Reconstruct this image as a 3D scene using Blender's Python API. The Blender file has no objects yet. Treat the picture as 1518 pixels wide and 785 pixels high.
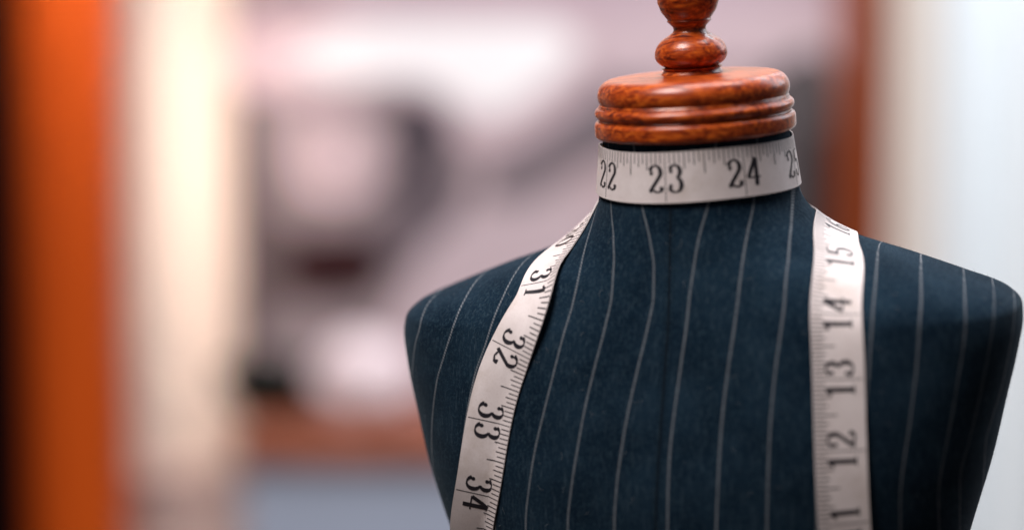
import bpy, bmesh, math, random
import numpy as np
from mathutils import Vector, Matrix
from mathutils.bvhtree import BVHTree

random.seed(7)
S = bpy.context.scene
COL = S.collection
R = math.radians

# ------------------------------------------------------------------ camera
W0, H0 = 1518.0, 785.0                 # size of the photograph
FPX = 3180.0                           # focal length in those pixels
CAM_H = 1.20
PITCH = R(-6.0)
cam = bpy.data.cameras.new('camera')
cam.sensor_width = 36.0
cam.lens = FPX / W0 * 36.0
cam.clip_start, cam.clip_end = 0.02, 50.0
cam.dof.use_dof = True
cam.dof.focus_distance = 0.698
cam.dof.aperture_fstop = 2.4
cam.dof.aperture_blades = 0
cam_o = bpy.data.objects.new('camera', cam)
COL.objects.link(cam_o)
cam_o.location = (0.0, -0.70, CAM_H)
cam_o.rotation_euler = (R(90) + PITCH, 0, 0)
S.camera = cam_o

# ------------------------------------------------------------------ light
wd = bpy.data.worlds.new('World'); S.world = wd; wd.use_nodes = True
bgn = wd.node_tree.nodes['Background']
bgn.inputs[0].default_value = (0.80, 0.82, 0.92, 1); bgn.inputs[1].default_value = 0.065

def area(name, loc, target, size, power, color, size_y=None):
    l = bpy.data.lights.new(name, 'AREA')
    l.energy = power; l.color = color; l.size = size
    if size_y:
        l.shape = 'RECTANGLE'; l.size_y = size_y
    o = bpy.data.objects.new(name, l); COL.objects.link(o)
    o.location = loc
    d = Vector(target) - Vector(loc)
    o.rotation_euler = d.to_track_quat('-Z', 'Y').to_euler()
    return o

area('key_light', (-0.50, -0.45, 2.32), (0.06, 0, 1.12), 0.55, 25, (1.0, 0.93, 0.90))
area('window_light', (1.2, 0.75, 1.95), (0.10, 0, 1.14), 0.8, 9, (0.82, 0.90, 1.0), 1.0)
area('room_light', (0.25, 0.30, 2.6), (0.30, 1.5, 1.15), 1.0, 30, (1.0, 0.95, 0.96))
wl_ = area('wall_lamp', (-0.345, 0.75, 2.1), (-0.345, 1.5, 1.06), 0.16, 0.40, (1.0, 0.82, 0.70))
wl_.data.spread = R(18)
area('daylight', (0.62, 0.85, 2.2), (0.50, 1.42, 1.2), 0.35, 7, (0.80, 0.93, 1.0))

S.view_settings.view_transform = 'Standard'
S.view_settings.look = 'None'
S.view_settings.exposure = 0.0
S.view_settings.gamma = 1.0
S.view_settings.use_curve_mapping = False
S.cycles.use_denoising = True
S.cycles.max_bounces = 6

# ------------------------------------------------------------------ helpers
def lin(c):
    return tuple(((v/255)/12.92 if v/255 <= 0.04045 else ((v/255+0.055)/1.055)**2.4) for v in c) + (1.0,)

def empty(name, loc, label, cat, group=None):
    o = bpy.data.objects.new(name, None); COL.objects.link(o)
    o.location = loc; o['label'] = label; o['category'] = cat
    if group: o['group'] = group
    o.empty_display_size = 0.02
    return o

def mesh_obj(name, verts, faces, mat, parent=None, smooth=True, auto=None, kind=None):
    me = bpy.data.meshes.new(name)
    me.from_pydata([tuple(map(float, v)) for v in verts], [], faces)
    me.validate(); me.update()
    bm = bmesh.new(); bm.from_mesh(me)
    bmesh.ops.recalc_face_normals(bm, faces=bm.faces)
    bm.to_mesh(me); bm.free()
    if mat: me.materials.append(mat)
    if smooth:
        me.polygons.foreach_set('use_smooth', [True]*len(me.polygons))
        if auto: me.set_sharp_from_angle(angle=R(auto))
    o = bpy.data.objects.new(name, me); COL.objects.link(o)
    if parent:
        o.parent = parent
        o.matrix_parent_inverse = Matrix.Translation(parent.location).inverted()
    if kind: o['kind'] = kind
    return o

def box(name, lo, hi, mat, parent=None, bevel=0.0, kind=None, seg=2):
    bm = bmesh.new()
    bmesh.ops.create_cube(bm, size=1)
    for v in bm.verts:
        v.co = Vector([lo[i] + (v.co[i]+0.5)*(hi[i]-lo[i]) for i in range(3)])
    if bevel:
        bmesh.ops.bevel(bm, geom=bm.edges[:], offset=bevel, segments=seg, affect='EDGES', profile=0.5)
    vs = [v.co.copy() for v in bm.verts]; bm.verts.index_update()
    fs = [[v.index for v in f.verts] for f in bm.faces]
    bm.free()
    return mesh_obj(name, vs, fs, mat, parent, smooth=bool(bevel), auto=35, kind=kind)

class NT:
    def __init__(self, name, rough=0.5, base=(0.5,0.5,0.5,1), spec=0.5):
        self.m = bpy.data.materials.new(name); self.m.use_nodes = True
        self.t = self.m.node_tree
        self.p = self.t.nodes['Principled BSDF']
        self.p.inputs['Base Color'].default_value = base
        self.p.inputs['Roughness'].default_value = rough
        self.p.inputs['Specular IOR Level'].default_value = spec
    def n(self, kind, **kw):
        nd = self.t.nodes.new(kind)
        for k, v in kw.items():
            if k.startswith('i_'):
                key = k[2:]
                nd.inputs[int(key) if key.isdigit() else key.replace('_', ' ')].default_value = v
            else: setattr(nd, k, v)
        return nd
    def l(self, a, b): self.t.links.new(a, b)
    def math(self, op, a, b=None, clamp=False):
        nd = self.t.nodes.new('ShaderNodeMath'); nd.operation = op; nd.use_clamp = clamp
        for i, v in enumerate((a, b)):
            if v is None: continue
            if isinstance(v, (int, float)): nd.inputs[i].default_value = v
            else: self.l(v, nd.inputs[i])
        return nd.outputs[0]
    def mix(self, f, a, b):
        nd = self.t.nodes.new('ShaderNodeMix'); nd.data_type = 'RGBA'
        for sock, v in ((nd.inputs[0], f), (nd.inputs[6], a), (nd.inputs[7], b)):
            if isinstance(v, (int, float, tuple)): sock.default_value = v
            else: self.l(v, sock)
        return nd.outputs[2]
    def ramp(self, f, stops):
        nd = self.t.nodes.new('ShaderNodeValToRGB')
        e = nd.color_ramp.elements
        while len(e) < len(stops): e.new(0.5)
        for k, (p, c) in enumerate(stops):
            e[k].position = p; e[k].color = c
        self.l(f, nd.inputs[0]); return nd.outputs[0]
    def bump(self, h, strength, dist):
        b = self.n('ShaderNodeBump', i_Strength=strength, i_Distance=dist)
        self.l(h, b.inputs['Height']); self.l(b.outputs[0], self.p.inputs['Normal'])

def plain(name, c, rough=0.6, spec=0.3, vary=0.06, scale=40):
    q = NT(name, rough, spec=spec)
    tc = q.n('ShaderNodeTexCoord')
    no = q.n('ShaderNodeTexNoise', i_Scale=scale, i_Detail=4.0)
    q.l(tc.outputs['Object'], no.inputs['Vector'])
    a = tuple(x*(1-vary) for x in c[:3])+(1,); b = tuple(min(1, x*(1+vary)) for x in c[:3])+(1,)
    q.l(q.mix(no.outputs[0], a, b), q.p.inputs['Base Color'])
    q.bump(no.outputs[0], 0.1, 0.001)
    return q.m

# pixel of the photograph -> point at world depth y (used to lay out the room behind)
def at(px, py, y):
    u = (px - W0/2)/FPX; v = (H0/2 - py)/FPX
    c, s = math.cos(PITCH), math.sin(PITCH)
    d = Vector((u, c - v*s, s + v*c))
    k = (y + 0.70)/d.y
    return Vector((0, -0.70, CAM_H)) + d*k

# ------------------------------------------------------------------ materials
# pinstriped navy wool
def fabric():
    q = NT('navy_pinstripe_wool', 0.9, spec=0.04)
    sl = q.n('ShaderNodeAttribute', attribute_name='stripe_l')
    sr = q.n('ShaderNodeAttribute', attribute_name='stripe_r')
    px = q.n('ShaderNodeAttribute', attribute_name='pos')
    sep = q.n('ShaderNodeSeparateXYZ'); q.l(px.outputs['Vector'], sep.inputs[0])
    seam_x = q.math('ADD', q.math('MULTIPLY', q.math('MINIMUM', q.math('ADD', sep.outputs[2], 45.0), 0.0), 0.065), -1.0)
    right = q.math('GREATER_THAN', sep.outputs[0], seam_x)
    inv = q.math('SUBTRACT', 1.0, right)
    s = q.math('ADD', q.math('MULTIPLY', sl.outputs['Fac'], inv), q.math('MULTIPLY', sr.outputs['Fac'], right))
    # weave noises in the form's own millimetres
    nz = q.n('ShaderNodeTexNoise', i_Scale=1.1, i_Detail=5.0, i_Roughness=0.65); q.l(px.outputs['Vector'], nz.inputs['Vector'])
    n2 = q.n('ShaderNodeTexNoise', i_Scale=0.055, i_Detail=4.0); q.l(px.outputs['Vector'], n2.inputs['Vector'])
    # fine twill: diagonal ribs 0.5 mm apart
    tw = q.math('SINE', q.math('MULTIPLY', q.math('ADD', s, q.math('MULTIPLY', sep.outputs[2], 0.9)), 9.5))
    # wavy edge of the stripe, then distance to the nearest stripe line
    wob = q.math('MULTIPLY', q.math('SUBTRACT', nz.outputs[0], 0.5), 0.3)
    sw = q.math('ADD', s, wob)
    per = q.math('DIVIDE', s, 15.8)
    f = q.math('ABSOLUTE', q.math('SUBTRACT', q.math('FRACT', q.math('ADD', per, 100.5)), 0.5))
    d = q.math('ADD', q.math('MULTIPLY', f, 15.8), wob)
    st = q.math('SUBTRACT', 1.0, q.math('DIVIDE', q.math('SUBTRACT', d, 0.20), 0.32), clamp=True)
    # the stripe is a row of small slanted stitches
    dash = q.math('SINE', q.math('MULTIPLY', q.math('ADD', sep.outputs[2], q.math('MULTIPLY', s, 0.6)), 7.5))
    dash = q.math('ADD', q.math('MULTIPLY', dash, 0.30), q.math('MULTIPLY', nz.outputs[0], 1.1))
    st = q.math('MULTIPLY', st, dash)
    base = q.ramp(n2.outputs[0], [(0.34, (0.0024, 0.0095, 0.0200, 1)), (0.68, (0.0080, 0.0215, 0.0385, 1))])
    fib = q.math('MULTIPLY', q.math('SUBTRACT', nz.outputs[0], 0.50, clamp=True), 3.6)
    base = q.mix(fib, base, (0.022, 0.046, 0.066, 1))
    mp = q.n('ShaderNodeMapping'); q.l(px.outputs['Vector'], mp.inputs[0])
    mp.inputs['Rotation'].default_value = (0, R(38), 0); mp.inputs['Scale'].default_value = (1.5, 1.0, 0.16)
    n3 = q.n('ShaderNodeTexNoise', i_Scale=0.8, i_Detail=5.0, i_Roughness=0.7); q.l(mp.outputs[0], n3.inputs['Vector'])
    streak = q.math('MULTIPLY', q.math('SUBTRACT', n3.outputs[0], 0.52, clamp=True), q.math('MULTIPLY', n2.outputs[0], 7.0), clamp=True)
    base = q.mix(streak, base, (0.036, 0.060, 0.082, 1))
    col = q.mix(st, base, (0.185, 0.200, 0.220, 1))
    q.l(col, q.p.inputs['Base Color'])
    q.p.inputs['Sheen Weight'].default_value = 0.07
    q.p.inputs['Sheen Roughness'].default_value = 0.45
    q.p.inputs['Sheen Tint'].default_value = (0.55, 0.72, 0.85, 1)
    h = q.math('ADD', q.math('MULTIPLY', tw, 0.25), q.math('ADD', nz.outputs[0], q.math('MULTIPLY', st, 0.4)))
    q.bump(h, 0.45, 0.00025)
    return q.m

def wood_cap():
    q = NT('varnished_red_wood', 0.28, spec=0.3)
    tc = q.n('ShaderNodeAttribute', attribute_name='pos')
    mp = q.n('ShaderNodeMapping'); q.l(tc.outputs['Vector'], mp.inputs[0])
    mp.inputs['Scale'].default_value = (0.05, 0.30, 0.30); mp.inputs['Rotation'].default_value = (0.0, 0.12, 0.5)
    no = q.n('ShaderNodeTexNoise', i_Scale=2.2, i_Detail=7.0, i_Roughness=0.62, i_Distortion=0.8); q.l(mp.outputs[0], no.inputs['Vector'])
    mp2 = q.n('ShaderNodeMapping'); q.l(tc.outputs['Vector'], mp2.inputs[0])
    mp2.inputs['Scale'].default_value = (0.10, 1.8, 1.8); mp2.inputs['Rotation'].default_value = (0.0, 0.12, 0.5)
    pore = q.n('ShaderNodeTexNoise', i_Scale=1.5, i_Detail=4.0); q.l(mp2.outputs[0], pore.inputs['Vector'])
    c = q.ramp(no.outputs[0], [(0.36, (0.085, 0.008, 0.002, 1)), (0.50, (0.36, 0.046, 0.004, 1)), (0.64, (0.66, 0.135, 0.014, 1))])
    pf = q.math('MULTIPLY', q.math('SUBTRACT', pore.outputs[0], 0.56, clamp=True), 5.0, clamp=True)
    c = q.mix(pf, c, (0.10, 0.014, 0.004, 1))
    q.l(c, q.p.inputs['Base Color'])
    q.p.inputs['Coat Weight'].default_value = 0.35; q.p.inputs['Coat Roughness'].default_value = 0.16
    rr = q.math('ADD', q.math('MULTIPLY', pore.outputs[0], 0.5), 0.08); q.l(rr, q.p.inputs['Roughness'])
    mp3 = q.n('ShaderNodeMapping'); q.l(tc.outputs['Vector'], mp3.inputs[0]); mp3.inputs['Scale'].default_value = (0.03, 0.03, 2.2)
    ring_ = q.n('ShaderNodeTexNoise', i_Scale=1.0, i_Detail=3.0); q.l(mp3.outputs[0], ring_.inputs['Vector'])
    h_ = q.math('ADD', pore.outputs[0], q.math('MULTIPLY', no.outputs[0], 0.6))
    q.bump(q.math('ADD', h_, q.math('MULTIPLY', ring_.outputs[0], 1.6)), 0.22, 0.0003)
    return q.m

def tape_mat():
    q = NT('tape_cream_fibreglass', 0.5, spec=0.35)
    tc = q.n('ShaderNodeAttribute', attribute_name='pos')       # (along, across, 0) in mm
    w = q.n('ShaderNodeSeparateXYZ'); q.l(tc.outputs['Vector'], w.inputs[0])
    a = q.math('SINE', q.math('MULTIPLY', w.outputs[0], 12.5)); b = q.math('SINE', q.math('MULTIPLY', w.outputs[1], 12.5))
    no = q.n('ShaderNodeTexNoise', i_Scale=0.12, i_Detail=5.0); q.l(tc.outputs['Vector'], no.inputs['Vector'])
    n2 = q.n('ShaderNodeTexNoise', i_Scale=1.6, i_Detail=3.0); q.l(tc.outputs['Vector'], n2.inputs['Vector'])
    c = q.ramp(no.outputs[0], [(0.3, (0.67, 0.59, 0.58, 1)), (0.7, (0.77, 0.695, 0.69, 1))])
    c = q.mix(q.math('MULTIPLY', q.math('SUBTRACT', n2.outputs[0], 0.5, clamp=True), 0.8), c, (0.40, 0.33, 0.30, 1))
    n4 = q.n('ShaderNodeTexNoise', i_Scale=0.035, i_Detail=6.0, i_Roughness=0.7); q.l(tc.outputs['Vector'], n4.inputs['Vector'])
    c = q.mix(q.math('MULTIPLY', q.math('SUBTRACT', n4.outputs[0], 0.54, clamp=True), 3.0, clamp=True), c, (0.45, 0.36, 0.29, 1))
    q.l(c, q.p.inputs['Base Color'])
    q.bump(q.math('ADD', q.math('MULTIPLY', a, b), n2.outputs[0]), 0.25, 0.0001)
    return q.m

def wood_plain(name, dark, mid, light, rough=0.35, scale=1.0):
    q = NT(name, rough, spec=0.45 if rough < 0.8 else 0.03)
    tc = q.n('ShaderNodeTexCoord')
    mp = q.n('ShaderNodeMapping'); q.l(tc.outputs['Object'], mp.inputs[0])
    mp.inputs['Scale'].default_value = (28*scale, 28*scale, 1.6*scale)
    no = q.n('ShaderNodeTexNoise', i_Scale=1.0, i_Detail=6.0, i_Distortion=0.6); q.l(mp.outputs[0], no.inputs['Vector'])
    q.l(q.ramp(no.outputs[0], [(0.3, dark), (0.5, mid), (0.72, light)]), q.p.inputs['Base Color'])
    q.bump(no.outputs[0], 0.15, 0.001)
    return q.m

M_FAB = fabric(); M_CAP = wood_cap(); M_TAPE = tape_mat()
M_INK = plain('black_printing_ink', (0.018, 0.016, 0.022, 1), 0.45, 0.3, 0.2, 900)
M_FIBRE = plain('wool_fibre', (0.010, 0.022, 0.034, 1), 0.8, 0.1, 0.3, 200)
M_LINT = plain('pale_lint', (0.16, 0.18, 0.20, 1), 0.9, 0.1, 0.2, 200)
M_SEAM = plain('dark_thread', (0.003, 0.007, 0.012, 1), 0.9, 0.1)
M_POST = wood_plain('orange_varnished_wood', (0.38, 0.046, 0.002, 1), (0.52, 0.072, 0.004, 1), (0.60, 0.092, 0.006, 1))
M_RAIL = wood_plain('brown_red_wood', (0.18, 0.030, 0.008, 1), (0.27, 0.052, 0.012, 1), (0.34, 0.075, 0.018, 1))
M_TOP = wood_plain('brown_top_wood', (0.24, 0.075, 0.042, 1), (0.34, 0.112, 0.066, 1), (0.42, 0.145, 0.085, 1))
M_DARK = wood_plain('near_black_gap', (0.006, 0.002, 0.002, 1), (0.010, 0.003, 0.003, 1), (0.016, 0.005, 0.004, 1), 0.9)  # near-black tone for the dark gap left of the post
M_WALL = plain('cream_wall_paint', (0.74, 0.62, 0.54, 1), 0.85, 0.1, 0.03, 6)
M_FLOOR = wood_plain('floor_boards', (0.10, 0.06, 0.04, 1), (0.16, 0.10, 0.06, 1), (0.2, 0.13, 0.08, 1), 0.5)
M_COUNTER = plain('grey_blue_paint', (0.36, 0.41, 0.52, 1), 0.6, 0.3, 0.05, 12)
M_CURTAIN = plain('white_sheer_cloth', (0.77, 0.825, 0.86, 1), 0.9, 0.1, 0.03, 60)
M_BEIGE = plain('beige_lining', (0.68, 0.61, 0.55, 1), 0.85, 0.1, 0.04, 60)
M_BUNDLE = plain('pale_pink_cloth', (0.80, 0.67, 0.70, 1), 0.9, 0.1, 0.05, 60)
M_BOWL = plain('dark_glazed_ceramic', (0.010, 0.014, 0.012, 1), 0.8, 0.1, 0.2, 60)
M_METAL = NT('dark_metal', 0.35, (0.03, 0.03, 0.035, 1)).m

# ------------------------------------------------------------------ setting
YW = 1.50
box('floor', (-3, -3, -0.1), (3, YW-0.001, 0.0), M_FLOOR, kind='structure')
box('back_wall', (-3, YW, 0.0), (3, YW+0.1, 2.8), M_WALL, kind='structure')

# ------------------------------------------------------------------ dress form: shape
def pchip(xs, ys):
    xs = np.array(xs, float); ys = np.array(ys, float)
    h = np.diff(xs); dl = np.diff(ys)/h; m = np.zeros_like(ys)
    for i in range(1, len(xs)-1):
        if dl[i-1]*dl[i] > 0:
            w1 = 2*h[i]+h[i-1]; w2 = h[i]+2*h[i-1]
            m[i] = (w1+w2)/(w1/dl[i-1]+w2/dl[i])
    m[0] = dl[0]; m[-1] = dl[-1]
    def f(x):
        x = np.clip(np.asarray(x, float), xs[0], xs[-1])
        i = np.clip(np.searchsorted(xs, x, side='right')-1, 0, len(xs)-2)
        t = (x-xs[i])/h[i]
        return ((1+2*t)*(1-t)**2*ys[i] + t*(1-t)**2*h[i]*m[i] + t*t*(3-2*t)*ys[i+1] + t*t*(t-1)*h[i]*m[i+1])
    return f

# millimetres, origin in the middle of the neck tape, -y = front of the form
#        z     a(half width) front  back  exponent
SEC = [(-300,  92,  60,  62, 2.2),
       (-255,  92,  60,  62, 2.2),
       (-190,  70,  46,  46, 2.2),
       (-150,  77,  54,  46, 2.25),
       (-117,  88.0, 58,  47, 2.35),
       (-95,   94.5, 56.5, 47.5, 2.4),
       (-77,   98.4, 53,  48, 2.45),
       (-60,  102.0, 48.5,47, 2.5),
       (-51,  103.2, 46,  46, 2.5),
       (-46,  102.6, 44.3,45, 2.5),
       (-42,   99.0, 42.8,44, 2.45),
       (-37,   87.0, 41.0,42.5, 2.35),
       (-31,   70.5, 39.0,41, 2.25),
       (-25,   52.5, 37.2,39, 2.1),
       (-20,   42.6, 35.9,37, 2.05),
       (-15,   36.6, 34.3,35, 2.0),
       (-10,   33.4, 33.0,33.6, 2.0),
       (-5,    32.2, 31.8,32.4, 2.0),
       (0,     31.3, 31.0,31.4, 2.0),
       (12,    30.2, 30.0,30.2, 2.0)]
zz = [s[0] for s in SEC]
cxz = pchip([-300, -117, -77, -51, -38, 12], [-3.4, -3.4, -2.2, -1.0, 0, 0])
fa, ff, fb, fn = [pchip(zz, [s[k] for s in SEC]) for k in (1, 2, 3, 4)]

def section(z, t):
    """point of the body at height z, angle t (0 = viewer's right, -90 deg = front)"""
    a, n = fa(z), fn(z)
    c, s = np.cos(t), np.sin(t)
    b = np.where(s < 0, ff(z), fb(z))
    x = cxz(z) + a*np.sign(c)*np.abs(c)**(2/n); y = b*np.sign(s)*np.abs(s)**(2/n)
    return np.stack([x, y, z+0*x], -1)

YAW, ROLL, TILT = R(-19), R(-4.0), R(3.5)
NECK = at(1034, 250, 0.0)
MF = Matrix.Translation(NECK) @ Matrix.Rotation(TILT, 4, 'X') @ Matrix.Rotation(ROLL, 4, 'Y') @ Matrix.Rotation(YAW, 4, 'Z') @ Matrix.Scale(0.001, 4)
MFn = np.array(MF)
def tow(p):
    p = np.asarray(p, float)
    return p @ MFn[:3, :3].T + MFn[:3, 3]

HIP = MF @ Vector((0, 0, -300))
form = empty('dress_form', (HIP.x, HIP.y, 0.0),
             'navy pinstriped tailor\'s dress form with red-brown turned wooden neck cap', 'dress form')

def add_attr(o, name, arr, kind='FLOAT'):
    at_ = o.data.attributes.new(name, kind, 'POINT')
    at_.data.foreach_set('value' if kind == 'FLOAT' else 'vector', np.asarray(arr, np.float32).ravel())

# body
zs = np.concatenate([np.linspace(-300, -120, 50, endpoint=False), np.linspace(-120, 12, 190)])
NT_ = 320
# even spread of points round the section despite the power
tt = np.linspace(0, 2*np.pi, NT_, endpoint=False)
rows = []
for z in zs:
    td = np.linspace(0, 2*np.pi, 2001)
    p = section(z, td); L = np.concatenate([[0], np.cumsum(np.linalg.norm(np.diff(p, axis=0), axis=1))])
    rows.append(section(z, np.interp(np.linspace(0, L[-1], NT_, endpoint=False), L, td)))
P = np.array(rows)                        # (nz, nt, 3) in form millimetres
# soft unevenness of the padding
P[..., 1] += 0.35*np.sin(P[..., 0]*0.09+1)*np.sin(P[..., 2]*0.07)*np.clip((-10-P[..., 2])/30, 0, 1)
nzs = len(zs)
V = P.reshape(-1, 3)
F = []
for i in range(nzs-1):
    for j in range(NT_):
        k = (j+1) % NT_
        F.append((i*NT_+j, i*NT_+k, (i+1)*NT_+k, (i+1)*NT_+j))
F.append(tuple(range(NT_))[::-1]); F.append(tuple((nzs-1)*NT_+j for j in range(NT_)))
body = mesh_obj('body', tow(V), F, M_FAB, form)
add_attr(body, 'pos', V, 'FLOAT_VECTOR')
# the cut of the cloth: where each pinstripe runs, (height, x) in millimetres, panel by panel
def run(*zx):
    zx = sorted(zx); return pchip([p[0] for p in zx], [p[1] for p in zx])
CUT_L = [run((12, -13.5), (-7.5, -10.7), (-17.7, -7.7), (-25.8, -6.2), (-34, -6.1), (-44, -7.7), (-56, -10.5), (-68, -13.2), (-81, -15.6), (-92, -17.2), (-104, -18.4), (-300, -24)),
         run((12, -24.5), (-9, -23.2), (-17.3, -21.2), (-25, -20.0), (-33, -19.9), (-44, -21.7), (-56, -24.7), (-67, -27.4), (-79, -29.8), (-91, -32.1), (-105, -34.3), (-300, -40)),
         run((12, -31), (-12, -32.0), (-28, -32.0), (-37, -33.1), (-45, -35.2), (-57, -38.3), (-70, -41.8), (-81, -44.8), (-92, -47.1), (-106, -49.4), (-300, -55)),
         run((12, -40), (-29, -45), (-40, -47), (-51, -50), (-60, -53), (-92, -60), (-300, -68)),
         run((12, -57), (-29, -57.4), (-34, -58.4), (-40, -60.2), (-50, -63.3), (-60, -67.4), (-92, -74), (-300, -82)),
         run((12, -73), (-34, -74.0), (-40.4, -74.9), (-47.3, -76.9), (-55.7, -80.1), (-63.6, -83.2), (-100, -90), (-300, -96)),
         run((12, -89), (-46, -90.9), (-53.3, -93.3), (-100, -104), (-300, -110))]
CUT_R = [run((12, 13.5), (-6.9, 10.8), (-16.3, 8.3), (-24.7, 6.9), (-33.8, 5.7), (-44, 4.8), (-56, 3.2), (-68.3, 1.5), (-80.6, .1), (-91.6, -.5), (-103.5, -1.0), (-300, -6)),
         run((12, 24.5), (-7.8, 23.5), (-17, 22.3), (-24, 21.7), (-33.6, 21.0), (-43.9, 20.0), (-56.8, 18.2), (-68.2, 16.8), (-80.5, 15.8), (-91.4, 15.2), (-103.2, 14.4), (-300, 9)),
         run((12, 31.0), (-8.5, 32.3), (-18.6, 33.9), (-28, 35.0), (-37, 35.1), (-44, 34.5), (-55.3, 33.1), (-66.8, 31.9), (-76.6, 31.2), (-88.4, 30.6), (-103.4, 29.8), (-300, 24)),
         run((12, 46), (-40, 48.5), (-70, 46), (-300, 39)),
         run((12, 60), (-29, 61.2), (-42, 61.6), (-54.4, 60.9), (-100, 57), (-300, 52)),
         run((12, 74), (-32, 74.6), (-42, 75.4), (-57.6, 74.4), (-71.4, 72.5), (-100, 68.5), (-300, 64)),
         run((12, 88), (-37, 88.0), (-45.5, 88.4), (-60.3, 86.4), (-75.6, 83.5), (-100, 79), (-300, 74)),
         run((12, 99), (-45, 96.6), (-65, 92.7), (-81, 88.7), (-96, 84.8), (-300, 80)),
         run((12, 106), (-45, 103), (-67, 98.7), (-89, 92.4), (-300, 86))]
xr = np.zeros((nzs, NT_)); xl = np.zeros((nzs, NT_))
for i, z in enumerate(zs):
    kx = np.array([float(f(z)) for f in CUT_R]); kx = np.concatenate([[kx[0]-15], kx, [kx[-1]+12]])
    xo = P[i, :, 0] + 0.16*np.clip(P[i, :, 1]+30, 0, 48)**2/(np.clip(P[i, :, 1]+30, 0, 48)+14)*np.clip((P[i, :, 0]-48)/10, 0, 1)
    xr[i] = np.interp(xo, kx, np.arange(-1, len(CUT_R)+1)*15.8)
    kx = np.array([float(f(z)) for f in CUT_L]); kx = np.concatenate([[kx[0]+15], kx, [kx[-1]-14]])
    xl[i] = -np.interp(-P[i, :, 0], -kx, np.arange(-1, len(CUT_L)+1)*15.8)
add_attr(body, 'stripe_r', xr.ravel()); add_attr(body, 'stripe_l', xl.ravel())

BV = BVHTree.FromPolygons([Vector(v) for v in V], F)    # in form millimetres

# centre front seam: a dark sewn groove with two lips
def strip_along(pts, nrm, half, name, mat, lift):
    vs, fs = [], []
    for i, (p, n) in enumerate(zip(pts, nrm)):
        for dx, dz in ((-half, 0.0), (-half*0.4, lift), (half*0.4, lift), (half, 0.0)):
            vs.append(tow(np.array(p)+np.array([dx, 0, 0])+np.array(n)*(dz+0.02)))
    for i in range(len(pts)-1):
        for k in range(3):
            fs.append((i*4+k, i*4+k+1, i*4+k+5, i*4+k+4))
    return mesh_obj(name, vs, fs, mat, form)
sp, sn = [], []
for z in np.linspace(12, -295, 200):
    l, n, i, d = BV.ray_cast(Vector((-1.0+0.065*min(0.0, z+45), -200, z)), Vector((0, 1, 0)))
    if l: sp.append(l); sn.append(n if n.y < 0 else -n)
strip_along(sp, sn, 0.42, 'centre_seam', M_SEAM, 0.10)

tv, tf = [], []
for i in range(0, len(sp)-1):
    for side in (-1, 1):
        p, n = np.array(sp[i]), np.array(sn[i]); q2 = np.array(sp[i+1])
        e = p+(q2-p)*0.6; o_ = np.array([side*1.25, 0, 0]); w_ = np.array([0.09, 0, 0]); b = len(tv)
        tv += [p+o_-w_+n*0.05, p+o_+w_+n*0.05, (p+e)/2+o_+w_+n*0.13, (p+e)/2+o_-w_+n*0.13, e+o_-w_+n*0.05, e+o_+w_+n*0.05]
        tf += [(b, b+1, b+2, b+3), (b+3, b+2, b+5, b+4)]
mesh_obj('seam_stitching', tow(np.array(tv)), tf, M_SEAM, form, smooth=False)

# loose wool fibres standing off the cloth
rng = np.random.default_rng(5)
fv, ff_ = [], []
tri = [f for f in F[:-2] if V[f[0]][2] > -125]
ctr = np.array([V[list(f)].mean(0) for f in tri])
ar = np.array([np.linalg.norm(np.cross(V[f[1]]-V[f[0]], V[f[3]]-V[f[0]])) for f in tri])
nrm = np.array([np.cross(V[f[1]]-V[f[0]], V[f[3]]-V[f[0]]) for f in tri]); nrm /= np.linalg.norm(nrm, axis=1)[:, None]+1e-9
sgn = np.sign(np.einsum('ij,ij->i', nrm, ctr*[1, 1, 0.0]+[0, 0, 0])); nrm *= sgn[:, None]
pick = rng.choice(len(tri), 30000, p=ar/ar.sum())
dirs = rng.normal(size=(30000, 3)); lens = rng.uniform(0.35, 1.1, 30000); lens[:160] *= 3.2
for q_, d_, ln in zip(pick, dirs, lens):
    f = tri[q_]; w_ = rng.random(2)
    p0 = (V[f[0]]*(1-w_[0])+V[f[1]]*w_[0])*(1-w_[1])+(V[f[3]]*(1-w_[0])+V[f[2]]*w_[0])*w_[1]
    n = nrm[q_]; t = d_-n*(d_@n); t /= np.linalg.norm(t)+1e-9
    t = t + np.array([0.5, 0, -0.6]); t -= n*(t@n); t /= np.linalg.norm(t)+1e-9
    sd = np.cross(n, t)*0.022
    p1 = p0+t*ln*0.55+n*ln*0.30; p2 = p0+t*ln*0.95+n*ln*0.34
    b = len(fv); fv += [p0-sd, p0+sd, p1+sd, p1-sd, p2]
    ff_ += [(b, b+1, b+2, b+3), (b+3, b+2, b+4)]
me = bpy.data.meshes.new('nap_fibre'); me.from_pydata([tuple(v) for v in tow(np.array(fv))], [], ff_)
me.materials.append(M_FIBRE)
nf = bpy.data.objects.new('nap_fibre', me); COL.objects.link(nf); nf.parent = form
nf.matrix_parent_inverse = Matrix.Translation(form.location).inverted(); nf['kind'] = 'stuff'

# a few pale lint threads caught on the cloth
lv, lf = [], []
for q_ in rng.choice(len(tri), 240, p=ar/ar.sum()):
    f = tri[q_]; p = V[f[0]].copy(); n = nrm[q_]
    if n[1] > 0.3: continue
    t = rng.normal(size=3); t -= n*(t@n); t /= np.linalg.norm(t); up = np.cross(n, t)
    ln = rng.uniform(0.5, 2.6); bend = rng.normal()*0.5; b = len(lv); ns = 5
    for k in range(ns+1):
        u = k/ns; c = p+t*ln*u+up*bend*ln*(u*u-u)+n*(0.12+0.25*math.sin(math.pi*u))
        w_ = up*0.035
        lv += [c-w_, c+w_]
    for k in range(ns): lf.append((b+2*k, b+2*k+1, b+2*k+3, b+2*k+2))
lo_ = mesh_obj('lint', tow(np.array(lv)), lf, M_LINT, form, smooth=False, kind='stuff')

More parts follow.
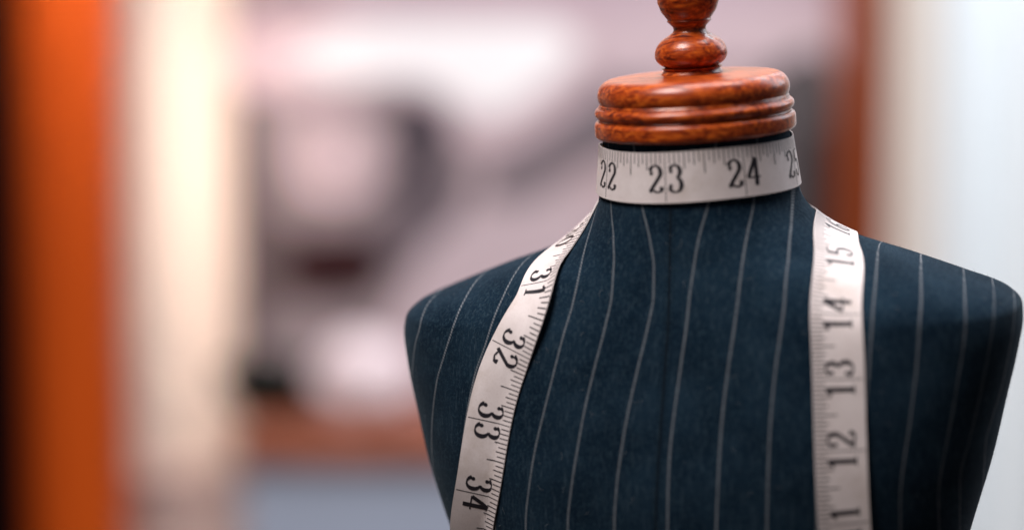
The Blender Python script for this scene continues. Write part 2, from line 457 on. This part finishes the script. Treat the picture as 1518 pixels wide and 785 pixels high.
# lathe in the form's frame
def lathe(name, prof, mat, parent, n=128, auto=40):
    vs, fs = [], []
    for r, z in prof:
        for j in range(n):
            t = 2*math.pi*j/n
            vs.append((r*math.cos(t), r*math.sin(t), z))
    for i in range(len(prof)-1):
        for j in range(n):
            k = (j+1) % n
            fs.append((i*n+j, i*n+k, (i+1)*n+k, (i+1)*n+j))
    fs.append(tuple(range(n))); fs.append(tuple((len(prof)-1)*n+j for j in range(n)))
    o = mesh_obj(name, tow(np.array(vs)), fs, mat, parent, auto=auto)
    add_attr(o, 'pos', vs, 'FLOAT_VECTOR')
    return o

def arc(cr, cz, r, a0, a1, n=10):
    return [(cr + r*math.cos(R(a0+(a1-a0)*i/n)), cz + r*math.sin(R(a0+(a1-a0)*i/n))) for i in range(n+1)]
prof = [(29.0, 11.9)] + [(30.6, 11.9)] + arc(31.2, 13.4, 1.5, -80, 0, 6) + arc(31.0, 16.0, 1.7, 0, 80, 6) \
     + [(31.5, 17.8), (31.3, 18.1), (31.4, 18.4)] + arc(30.6, 20.1, 1.8, -75, 75, 8) \
     + [(31.1, 22.0), (30.8, 22.3), (30.9, 22.6)] + arc(26.2, 25.6, 5.0, -30, 88, 14) + [(20, 30.8), (13, 31.2), (10.2, 31.3)]
cap = lathe('neck_cap', prof, M_CAP, form)
fin = [(9.9, 30.9), (10.1, 31.4), (9.4, 32.2), (9.1, 32.6), (9.9, 33.2)] + [(11.8*math.cos(R(a))**0.8, 37.4 + (5.2 if a < 0 else 7.2)*math.sin(R(a))) for a in range(-48, 64, 8)] \
    + [(5.6, 44.6), (5.2, 45.4), (5.4, 46.4), (6.6, 47.6), (7.2, 48.2), (7.0, 48.8), (8.9, 51.4), (10.0, 54.5), (9.8, 59), (9.0, 64), (7.2, 69), (4.5, 73), (2.0, 75), (0.2, 75.4)]
lathe('finial', fin, M_CAP, cap, 96)

# stand below the frame: pole to a round foot on the floor
def lathe_world(name, prof, mat, parent, c, n=48):
    vs, fs = [], []
    for r, z in prof:
        for j in range(n):
            t = 2*math.pi*j/n
            vs.append((c[0]+r*math.cos(t), c[1]+r*math.sin(t), z))
    for i in range(len(prof)-1):
        for j in range(n):
            k = (j+1) % n
            fs.append((i*n+j, i*n+k, (i+1)*n+k, (i+1)*n+j))
    fs.append(tuple(range(n))); fs.append(tuple((len(prof)-1)*n+j for j in range(n)))
    return mesh_obj(name, vs, fs, mat, parent, auto=35)
lathe_world('pole', [(0.011, 0.03), (0.011, HIP.z+0.012)], M_METAL, form, HIP)
lathe_world('stand_base', [(0.13, 0.0), (0.135, 0.004), (0.132, 0.016), (0.10, 0.026), (0.02, 0.034), (0.012, 0.05)], M_METAL, form, HIP)

# ------------------------------------------------------------------ measuring tape
TW = 15.9                                # width, mm
def surf(x, z, front=True):
    l, n, i, d = BV.ray_cast(Vector((x, -200 if front else 200, z)), Vector((0, 1 if front else -1, 0)))
    return l
ctrl = []                                # control points (mm, form frame)
def hang(pts):
    out = []
    for x, z in pts:
        l = surf(x, z); out.append((x, l.y-0.8-2.5*min(1.0, max(0.0, (-50-z)/60)), z))
    return out
# right end hangs down the chest; listed from its loose end upwards
ctrl += hang([(48, -190), (51.5, -160), (53.2, -135), (53.2, -112), (52.8, -90), (52.4, -70), (51.8, -52), (50.8, -40)])
ctrl += [(48.4, -19.5, -27.6), (45.6, -8.0, -22.6), (43.6, 4, -20.8), (40.5, 16, -21.5), (32.5, 27.5, -19.0), (19.5, 36.8, -14), (0, 38, -8.5)]
def ring(angs, z0, r):                     # angle from the camera-facing side of the neck
    out = []
    for a in angs:
        t = R(a)
        # 0 deg faces the camera: undo the yaw
        d = Matrix.Rotation(-YAW, 3, 'Z') @ Vector((math.sin(t), -math.cos(t), 0))
        out.append((d.x*r, d.y*r, z0(a)))
    return out
i_ring0 = len(ctrl)
rr = 32.6
ctrl += ring([-150, -120], lambda a: -1.5 if a < -130 else 0.6, 33.8)
ctrl += ring([-95, -70, -45, -19, 0, 24, 45, 70, 95], lambda a: 2.0 - 0.3*math.cos(R(a)) + 0.28*math.sin(R(a*3.1+40)), rr)
ctrl += ring([120, 145, 165], lambda a: {120: 1.8, 145: 0.0, 165: -2.5}[a], 34.8)
ctrl += [(-20, 38.5, -6.5), (-30.5, 24.5, -8.0), (-35.4, 12.0, -10.5), (-37.8, 1, -14.0), (-41.0, -11, -19.4), (-44.6, -22, -27)]
ctrl += hang([(-46.4, -36), (-50.2, -44), (-55.0, -54), (-58.4, -64), (-61.0, -75), (-64.4, -92), (-69.3, -111), (-70.0, -130), (-66, -155), (-62, -180)])
C = np.array([tuple(c) for c in ctrl], float)

# centripetal spline through the control points, resampled evenly
def spline(C, per=40):
    n = len(C); E = np.vstack([2*C[0]-C[1], C, 2*C[-1]-C[-2]])
    out = []
    for i in range(1, n):
        p0, p1, p2, p3 = E[i-1], E[i], E[i+1], E[i+2]
        t0 = 0; t1 = t0+np.linalg.norm(p1-p0)**.5; t2 = t1+np.linalg.norm(p2-p1)**.5; t3 = t2+np.linalg.norm(p3-p2)**.5
        for k in range(per):
            t = t1+(t2-t1)*k/per
            a1 = (t1-t)/(t1-t0)*p0+(t-t0)/(t1-t0)*p1; a2 = (t2-t)/(t2-t1)*p1+(t-t1)/(t2-t1)*p2; a3 = (t3-t)/(t3-t2)*p2+(t-t2)/(t3-t2)*p3
            b1 = (t2-t)/(t2-t0)*a1+(t-t0)/(t2-t0)*a2; b2 = (t3-t)/(t3-t1)*a2+(t-t1)/(t3-t1)*a3
            out.append((t2-t)/(t2-t1)*b1+(t-t1)/(t2-t1)*b2)
    out.append(C[-1]); return np.array(out)
D = spline(C)
L = np.concatenate([[0], np.cumsum(np.linalg.norm(np.diff(D, axis=0), axis=1))])
NS = int(L[-1]/0.8)
ss = np.linspace(0, L[-1], NS)
cen = np.stack([np.interp(ss, L, D[:, k]) for k in range(3)], 1)
def smooth(a, it, w=2):
    for _ in range(it):
        b = a.copy(); b[1:-1] = (a[:-2]+2*a[1:-1]+a[2:])/4; a = b
    return a
cen = smooth(cen, 12)
nor = []
for p in cen:
    l, n, i, d = BV.find_nearest(Vector(p)); nor.append(np.array(n))
nor = smooth(np.array(nor), 140)
# the left end leaves the neck standing on edge and turns to hang flat; the right end hangs free
RF = np.array(Matrix.Rotation(-YAW, 3, 'Z'))
zk = [-140, -111, -80, -64, -50, -36, -30, -20, -12, -8]
nk = np.array([(-.10,-.99,.10), (-.10,-.99,.10), (-.12,-.98,.15), (-.22,-.95,.2), (-.52,-.82,.22), (-.80,-.52,.3), (-.82,-.47,.33), (-.82,-.48,.32), (-.84,-.46,.30), (-.85,.10,.25)])
i_l = int(np.argmin(np.linalg.norm(cen-np.array((-29.0, 29.0, -7.5)), axis=1)))
i_q = int(np.argmin(np.linalg.norm(cen-np.array((19, 36.5, -11.0)), axis=1)))
i_r = int(np.argmin(np.linalg.norm(cen-np.array((50.8, -38.0, -40.0)), axis=1)))
for i in range(NS):
    if i > i_l:
        nor[i] = RF @ np.array([np.interp(cen[i, 2], zk, nk[:, k]) for k in range(3)])
    elif i < i_r:
        nor[i] = RF @ np.array((0.06, -.97, .22))
    elif i < i_q:
        nor[i] = RF @ np.array([np.interp(cen[i, 1], (-38, -19, -8, 4, 16, 28, 36), k) for k in ((.06, .25, .42, .55, .62, .62, .35), (-.97, -.8, -.62, -.45, -.3, .1, .75), (.22, .5, .62, .7, .74, .7, .5))])
nor = smooth(nor, 160)
nor /= np.linalg.norm(nor, axis=1)[:, None]
tan = np.gradient(cen, axis=0); tan /= np.linalg.norm(tan, axis=1)[:, None]
wid = np.cross(nor, tan); wid /= np.linalg.norm(wid, axis=1)[:, None]    # towards the ruled edge
nor = np.cross(tan, wid)
k0 = np.argmin(np.abs(cen[:, 0])+np.abs(cen[:, 1]+34))                     # front of the neck
if wid[k0][2] < 0: wid = -wid
NWD = 11
vv = np.linspace(-0.5, 0.5, NWD)
G = cen[:, None, :] + wid[:, None, :]*(vv[None, :, None]*TW)
# keep the band off the cloth
for i in range(NS):
    for j in range(NWD):
        p = Vector(G[i, j]); l, n, q, d = BV.find_nearest(p)
        sd = (p-l).dot(n)
        if sd < 0.6: G[i, j] += np.array(n)*(0.6-sd)
for _ in range(30):
    B = G.copy(); B[1:-1] = (G[:-2]+2*G[1:-1]+G[2:])/4; G = B
for i in range(NS):
    for j in range(NWD):
        p = Vector(G[i, j]); l, n, q, d = BV.find_nearest(p)
        sd = (p-l).dot(n)
        if sd < 0.35: G[i, j] += np.array(n)*(0.35-sd)
gt = np.gradient(G, axis=0); gw = np.gradient(G, axis=1)
GN = np.cross(gt, gw); GN /= np.linalg.norm(GN, axis=2)[:, :, None]
mid = GN[k0, NWD//2]
if mid @ np.array(cen[k0]*[1, 1, 0]) < 0: GN = -GN

tape = empty('measuring_tape', tuple(tow(cen[k0]*0+np.array([0, -34, -8]))),
             'cream inch measuring tape wound round the form\'s neck, both ends hanging over the shoulders', 'measuring tape')
TH = 0.42
top = G + GN*TH/2; bot = G - GN*TH/2
vs = np.concatenate([top.reshape(-1, 3), bot.reshape(-1, 3)]); nb = NS*NWD
fs = []
for i in range(NS-1):
    for j in range(NWD-1):
        a = i*NWD+j
        fs.append((a, a+1, a+NWD+1, a+NWD)); fs.append((nb+a, nb+a+NWD, nb+a+NWD+1, nb+a+1))
    for j in (0, NWD-1):
        a = i*NWD+j; fs.append((a, a+NWD, nb+a+NWD, nb+a))
for i in (0, NS-1):
    for j in range(NWD-1):
        a = i*NWD+j; fs.append((a, a+1, nb+a+1, nb+a))
band = mesh_obj('band', tow(vs), fs, M_TAPE, tape, auto=50)
pos2 = np.zeros((NS, NWD, 3)); pos2[..., 0] = ss[:, None]; pos2[..., 1] = vv[None]*TW
add_attr(band, 'pos', np.concatenate([pos2.reshape(-1, 3)]*2), 'FLOAT_VECTOR')

SURF_LIFT = TH/2+0.06
PR = G + GN*SURF_LIFT
def on_tape(s, v):
    """s millimetres along, v in 0..1 across (1 = ruled edge)"""
    fi = min(max(s/L[-1]*(NS-1), 0), NS-1.001); i = int(fi); f = fi-i
    fj = min(max(v*(NWD-1), 0), NWD-1.001); j = int(fj); g = fj-j
    return (PR[i, j]*(1-f)*(1-g)+PR[i+1, j]*f*(1-g)+PR[i, j+1]*(1-f)*g+PR[i+1, j+1]*f*g)

# inch marks: anchors (inch, place) fix the scale along the band
def s_near(fn):
    return ss[np.argmin([fn(p) for p in cen])]
def s_ring(a):
    t = R(a); d = Matrix.Rotation(-YAW, 3, 'Z') @ Vector((math.sin(t), -math.cos(t), 0))*32.6
    return s_near(lambda p: (p[0]-d.x)**2+(p[1]-d.y)**2+(max(0, abs(p[2])-4)*9)**2)
s23 = s_ring(-22.0)
def s_at(x, z):
    l = surf(x, z)
    return s_near(lambda p: (p[0]-l.x)**2+(p[1]-l.y)**2+(p[2]-l.z)**2)
s31 = s_at(-46.0, -31.5)
sR = {15: s_at(50.3, -27.0), 14: s_at(51.2, -41.0), 13: s_at(52.2, -60.0), 12: s_at(52.6, -80.5), 11: s_at(53, -103.0)}
AN = [(7.0, sR[11]-4*23.5)] + [(k, sR[k]) for k in (11, 12, 13, 14, 15)] + [(16.5, sR[15]+1.5*24), (21.0, s23-2*25.4), (23, s23), (25.8, s23+2.8*25.4), (30.0, s31-24.4), (31, s31), (38, s31+7*24.3)]
inch = np.array([a[0] for a in AN]); spos = np.array([a[1] for a in AN])
def s_of(i): return float(np.interp(i, inch, spos))

IV, IF = [], []
def quad_strip(pts):                      # pts: list of (left(s,v), right(s,v))
    b = len(IV)
    for l, r in pts:
        IV.append(on_tape(*l)); IV.append(on_tape(*r))
    for k in range(len(pts)-1):
        IF.append((b+2*k, b+2*k+1, b+2*k+3, b+2*k+2))
def bar(s, v0, v1, half):
    n = max(2, int(abs(v1-v0)*14))
    quad_strip([((s-half, v0+(v1-v0)*k/n), (s+half, v0+(v1-v0)*k/n)) for k in range(n+1)])

# numerals drawn with a broad pen: centre lines in a box 0..0.62 wide, 0..1 high
def ell(cx, cy, rx, ry, a0, a1, n=18):
    return [(cx+rx*math.cos(R(a0+(a1-a0)*k/n)), cy+ry*math.sin(R(a0+(a1-a0)*k/n))) for k in range(n+1)]
DIG = {
 '0': [ell(.31, .5, .24, .46, 90, 450, 30)],
 '1': [[(.12, .80), (.22, .85), (.33, .97), (.33, .5), (.33, .04)], [(.16, .03), (.50, .03)]],
 '2': [ell(.30, .72, .22, .24, 165, -25, 16)+[(.36, .44), (.22, .26), (.08, .06)], [(.06, .07), (.2, .12), (.38, .04), (.54, .10), (.56, .24)]],
 '3': [ell(.29, .745, .20, .215, 160, -75, 14), ell(.29, .29, .235, .25, 75, -160, 16)],
 '4': [[(.40, .97), (.06, .32)], [(.04, .31), (.60, .31)], [(.42, .97), (.42, .5), (.42, .03)]],
 '5': [[(.50, .94), (.14, .94)], [(.14, .94), (.11, .54)], ell(.28, .32, .24, .28, 130, -150, 18)],
 '6': [ell(.36, .52, .28, .44, 75, 190, 14), ell(.31, .28, .22, .25, 0, 360, 24)],
 '7': [[(.07, .78), (.10, .93), (.3, .90), (.55, .95)], [(.55, .95), (.36, .6), (.26, .03)]],
 '8': [ell(.31, .74, .18, .21, 0, 360, 22), ell(.31, .27, .23, .25, 0, 360, 24)],
 '9': [ell(.31, .70, .22, .26, 0, 360, 24), ell(.26, .46, .27, .44, 15, -105, 14)],
}
BALL = {'2': [(.14, .70)], '3': [(.14, .76), (.12, .25)], '5': [(.12, .20)], '6': [(.50, .84)], '9': [(.12, .14)]}
DH = 9.2                                  # numeral height, mm
def numeral(ch, s0, v0):
    def m(x, y): return (s0+x*DH*0.92, v0+y*DH/TW)
    for st in DIG[ch]:
        pts = []
        for a, b in zip(st[:-1], st[1:]):
            for k in range(3): pts.append((a[0]+(b[0]-a[0])*k/3, a[1]+(b[1]-a[1])*k/3))
        pts.append(st[-1])
        row = []
        for k, p in enumerate(pts):
            a, b = pts[max(0, k-1)], pts[min(len(pts)-1, k+1)]
            dx, dy = b[0]-a[0], b[1]-a[1]; n = math.hypot(dx, dy) or 1
            dx, dy = dx/n, dy/n
            h = 0.026+0.058*abs(dy)**1.5
            row.append((m(p[0]-dy*h, p[1]+dx*h), m(p[0]+dy*h, p[1]-dx*h)))
        quad_strip(row)
    for cx, cy in BALL.get(ch, []):
        b = len(IV); n = 14
        IV.append(on_tape(*m(cx, cy)))
        for k in range(n): IV.append(on_tape(*m(cx+.075*math.cos(2*math.pi*k/n), cy+.075*math.sin(2*math.pi*k/n))))
        for k in range(n): IF.append((b, b+1+k, b+1+(k+1) % n))
def flush(name):
    global IV, IF
    o = mesh_obj(name, tow(np.array(IV)), IF, M_INK, band, smooth=False)
    IV, IF = [], []
    return o
lo_i = np.interp(1.0, spos, inch); hi_i = np.interp(L[-1]-1.0, spos, inch)
for k in range(int(math.ceil(lo_i*16)), int(hi_i*16)+1):
    s = s_of(k/16)
    if not 0.6 < s < L[-1]-0.6: continue
    if k % 16 == 0: bar(s, 0.03, 0.995, 0.13)
    elif k % 8 == 0: bar(s, 0.55, 0.995, 0.17)
    elif k % 4 == 0: bar(s, 0.66, 0.995, 0.17)
    elif k % 2 == 0: bar(s, 0.72, 0.995, 0.17)
    else: bar(s, 0.775, 0.995, 0.16)
flush('inch_scale')
for n in range(int(math.ceil(lo_i)), int(hi_i)+1):
    s = s_of(n)
    if not 8 < s < L[-1]-8: continue
    t = str(n)
    if len(t) == 2:
        numeral(t[0], s-0.9-0.60*DH*0.92, 0.19); numeral(t[1], s+0.7, 0.19)
    else: numeral(t, s-0.9-0.60*DH*0.92, 0.19)
    flush('numeral')

# ------------------------------------------------------------------ room behind
# orange door post, half-round moulding
def post(name, x0, x1, yf, yb, z0, z1, mat, parent=None, bulge=0.6):
    n = 20; prof = [(x0, yb)]
    for k in range(n+1):
        a = math.pi*(1-k/n)
        prof.append(((x0+x1)/2+(x1-x0)/2*math.copysign(abs(math.cos(a))**bulge, math.cos(a)), yb-(yb-yf)*(0.35+0.65*math.sin(a)**bulge)))
    prof.append((x1, yb))
    vs = [(x, y, z) for z in (z0, z1) for x, y in prof]; m = len(prof)
    fs = [(k, (k+1) % m, m+(k+1) % m, m+k) for k in range(m)] + [tuple(range(m)), tuple(range(m, 2*m))]
    return mesh_obj(name, vs, fs, mat, parent, auto=60)

yp = 1.28
a = at(24, 400, yp); b = at(172, 400, yp)
pr = empty('door_post', ((a.x+b.x)/2, yp+0.03, 0.0), 'orange varnished wooden door post left of the cream wall', 'door post')
post('shaft', a.x, b.x, yp, yp+0.07, 0.12, 2.6, M_POST, pr)
box('plinth', (a.x-0.006, yp-0.008, 0.0), (b.x+0.006, yp+0.07, 0.12), M_POST, pr, 0.004)

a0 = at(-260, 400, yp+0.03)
dr_ = empty('dark_gap_panel', ((a0.x+a.x)/2, yp+0.045, 0.0), 'near-black panel standing in for the dark gap at the far left edge', 'dark panel')  # near-black sheet; its colour stands in for the dark gap beside the post
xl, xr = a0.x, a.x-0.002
box('upright', (xl, yp+0.03, 0.0), (xl+0.05, yp+0.06, 2.5), M_DARK, dr_, 0.003)
box('upright', (xr-0.05, yp+0.03, 0.0), (xr, yp+0.06, 2.5), M_DARK, dr_, 0.003)
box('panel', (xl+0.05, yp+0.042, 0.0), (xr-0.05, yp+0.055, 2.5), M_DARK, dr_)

# picture with abstract print, frame stile and ledge
yq = YW-0.03
pl = at(346, 300, yq); pR = at(1238, 300, yq); fr_ = at(1312, 300, yq)
zt = at(700, -70, yq).z; zb = at(700, 586, yq).z
pic = empty('framed_print', ((pl.x+pR.x)/2, yq, zb), 'large pale pink and grey abstract print in a brown wooden frame', 'picture')
def pm(name, rgb): return plain(name, lin(rgb), 0.75, 0.15, 0.04, 25)
prt = box('print', (pl.x, yq+0.004, zb), (pR.x, yq+0.012, zt), pm('print_pink', (186, 166, 170)), pic)
layer = [0]
def blob(pts, rgb):
    """flat printed patch: a closed smooth outline given by pixel points of the photo"""
    layer[0] += 1
    y = yq+0.004-0.0004*layer[0]
    P_ = [at(px, py, y) for px, py in pts]
    n = len(P_); out = []
    for i in range(n):
        p0, p1, p2, p3 = P_[i-1], P_[i], P_[(i+1) % n], P_[(i+2) % n]
        for k in range(8):
            t = k/8
            q = 0.5*((2*p1)+(p2-p0)*t+(2*p0-5*p1+4*p2-p3)*t*t+(3*p1-p0-3*p2+p3)*t**3)
            q.x = min(max(q.x, pl.x+0.001), pR.x-0.001); q.z = min(max(q.z, zb+0.001), zt-0.001); q.y = y
            out.append(q)
    mesh_obj('printed_shape', out, [tuple(range(len(out)))], pm('print_tone', rgb), prt, smooth=False)
blob([(346, -60), (346, 90), (420, 80), (500, 20), (560, -60)], (138, 120, 125))
blob([(560, -60), (520, 20), (800, 12), (1238, 20), (1238, -60)], (181, 159, 169))
blob([(346, 320), (346, 590), (560, 590), (640, 470), (560, 330), (450, 310)], (144, 131, 134))
blob([(346, 140), (346, 500), (420, 470), (450, 330), (400, 240), (420, 140)], (92, 81, 83))
blob([(390, 140), (480, 150), (640, 150), (700, 200), (640, 300), (560, 345), (430, 330), (400, 240)], (144, 129, 132))
blob([(360, 50), (450, 10), (850, 8), (920, 50), (880, 130), (770, 215), (690, 215), (620, 140), (400, 145), (350, 110)], (196, 173, 179))
blob([(430, 70), (500, 30), (700, 28), (840, 36), (870, 70), (820, 130), (750, 180), (690, 175), (620, 125), (480, 125), (420, 105)], (221, 203, 207))
blob([(450, 85), (530, 42), (680, 36), (820, 42), (850, 75), (800, 125), (740, 165), (690, 155), (630, 120), (530, 118), (470, 108)], (249, 246, 247))
blob([(430, 220), (460, 175), (520, 175), (570, 215), (565, 262), (510, 300), (450, 280)], (197, 176, 180))
blob([(585, 150), (645, 150), (668, 200), (648, 250), (600, 300), (570, 280), (590, 230)], (70, 62, 70))
blob([(540, 340), (640, 275), (700, 250), (670, 330), (600, 390), (550, 400)], (106, 95, 101))
blob([(725, 250), (800, 205), (900, 130), (970, 140), (970, 195), (860, 245), (780, 290), (725, 285)], (116, 106, 112))
blob([(900, 20), (1238, 10), (1238, 110), (1100, 105), (900, 120)], (199, 178, 184))
blob([(1120, 130), (1238, 110), (1238, 590), (1160, 590), (1110, 300)], (87, 81, 83))
blob([(1190, 230), (1238, 220), (1238, 590), (1190, 590)], (50, 41, 41))
blob([(430, 362), (525, 345), (572, 380), (548, 432), (440, 432)], (48, 24, 26))
blob([(600, 420), (680, 330), (860, 300), (880, 420), (760, 470), (640, 590), (560, 560)], (193, 176, 182))
blob([(346, 520), (420, 530), (480, 560), (470, 590), (346, 590)], (70, 63, 63))
box('frame_stile', (pR.x, yq-0.02, zb), (fr_.x, yq+0.029, zt), M_RAIL, pic, 0.005)

# cabinet below the print: brown board on a grey-blue body
yc = 1.30
cl = at(347, 640, yc); cbz = at(347, 690, yc).z; xe = at(1285, 640, yc).x
ct = empty('cabinet', (0.25, yc+0.08, 0.0), 'grey-blue cabinet with a brown wooden top below the print', 'cabinet')
box('top_board', (cl.x, yc, cbz), (xe, YW-0.002, cl.z), M_TOP, ct, 0.004)
box('front', (cl.x+0.006, yc+0.012, 0.0), (xe-0.006, YW-0.004, cbz-0.0005), M_COUNTER, ct)
# low ledge of wainscot at left of the counter
wl = at(172, 700, YW-0.03)
wn = empty('wainscot', ((wl.x+cl.x)/2, YW-0.015, 0.0), 'pinkish grey wainscot below the cream wall beside the counter', 'wainscot')
M_WN = plain('pink_grey_paint', (0.68, 0.53, 0.49, 1), 0.7, 0.2, 0.04, 12)
box('board', (wl.x-0.2, YW-0.022, 0.0), (cl.x-0.006, YW, wl.z-0.012), M_WN, wn)
box('rail', (wl.x-0.2, YW-0.032, wl.z-0.012), (cl.x-0.006, YW, wl.z), M_WN, wn, 0.003)

# bowl and cloth bundle
def lathe_thing(name, prof, mat, c, label, cat):
    n = 40; vs, fs = [], []
    for r, z in prof:
        for j in range(n):
            t = 2*math.pi*j/n; vs.append((c[0]+r*math.cos(t), c[1]+r*math.sin(t), c[2]+z))
    for i in range(len(prof)-1):
        for j in range(n):
            k = (j+1) % n; fs.append((i*n+j, i*n+k, (i+1)*n+k, (i+1)*n+j))
    fs.append(tuple(range(n))); fs.append(tuple((len(prof)-1)*n+j for j in range(n)))
    o = mesh_obj(name, [Vector(v)-Vector(c) for v in vs], fs, mat, auto=40)
    o.location = c; o['label'] = label; o['category'] = cat
    return o
bc = at(402, 590, yq-0.026); 
lathe_thing('bowl', [(0.020, 0), (0.034, 0.005), (0.046, 0.022), (0.050, 0.044), (0.048, 0.044), (0.040, 0.020), (0.03, 0.009), (0.002, 0.007)], M_BOWL,
            (bc.x, 1.415, cl.z+0.0005), 'small dark bowl standing on the left end of the brown cabinet top', 'bowl')
# bundle: an uneven soft ball with creases
bb = at(540, 610, yc+0.06)
bm = bmesh.new(); bmesh.ops.create_icosphere(bm, subdivisions=5, radius=1)
rx, rz = 0.045, 0.044
for v in bm.verts:
    d = v.co.copy(); k = 1+0.05*math.sin(5*d.x+3*d.z)+0.035*math.sin(9*d.z-4*d.y+1)
    v.co = Vector((d.x*rx*1.1*k, d.y*0.042*k, max(d.z, -0.86)*rz*k))
zmin = min(v.co.z for v in bm.verts)
for v in bm.verts: v.co.z -= zmin
me = bpy.data.meshes.new('cloth_bundle'); bm.to_mesh(me); bm.free(); me.materials.append(M_BUNDLE)
me.polygons.foreach_set('use_smooth', [True]*len(me.polygons))
bo = bpy.data.objects.new('cloth_bundle', me); COL.objects.link(bo)
bo.location = (bb.x, yc+0.06, cl.z); bo['label'] = 'pale pink rounded cloth bundle lying on the brown cabinet top'; bo['category'] = 'cloth bundle'

# pale curtain at right, beige edge towards the frame
def curtain_sheet(name, px0, px1, y, mat, parent, amp, wl_):
    A = at(px0, 300, y).x; B = at(px1, 300, y).x
    n = 160; vs, fs = [], []
    zz_ = np.linspace(0.04, 2.4, 20)
    for z in zz_:
        for k in range(n+1):
            x = A+(B-A)*k/n
            vs.append((x, y+amp*math.sin(x/wl_*2*math.pi+0.3*math.sin(z*5))+0.4*amp*math.sin(x/wl_*5.1+2), z))
    for i in range(len(zz_)-1):
        for k in range(n):
            q = i*(n+1)+k; fs.append((q, q+1, q+n+2, q+n+1))
    o = mesh_obj(name, vs, fs, mat, parent)
    m = o.modifiers.new('thick', 'SOLIDIFY'); m.thickness = 0.0015
    return o
yk = 1.36
c0 = at(1316, 300, yk); c1 = at(1900, 300, yk)
cu = empty('curtain', ((c0.x+c1.x)/2, yk, 0.04), 'pale blue-white curtain hanging at the right edge', 'curtain')
curtain_sheet('drape', 1385, 1900, yk, M_CURTAIN, cu, 0.010, 0.075)
curtain_sheet('edge_lining', 1318, 1388, yk+0.006, M_BEIGE, cu, 0.005, 0.05)
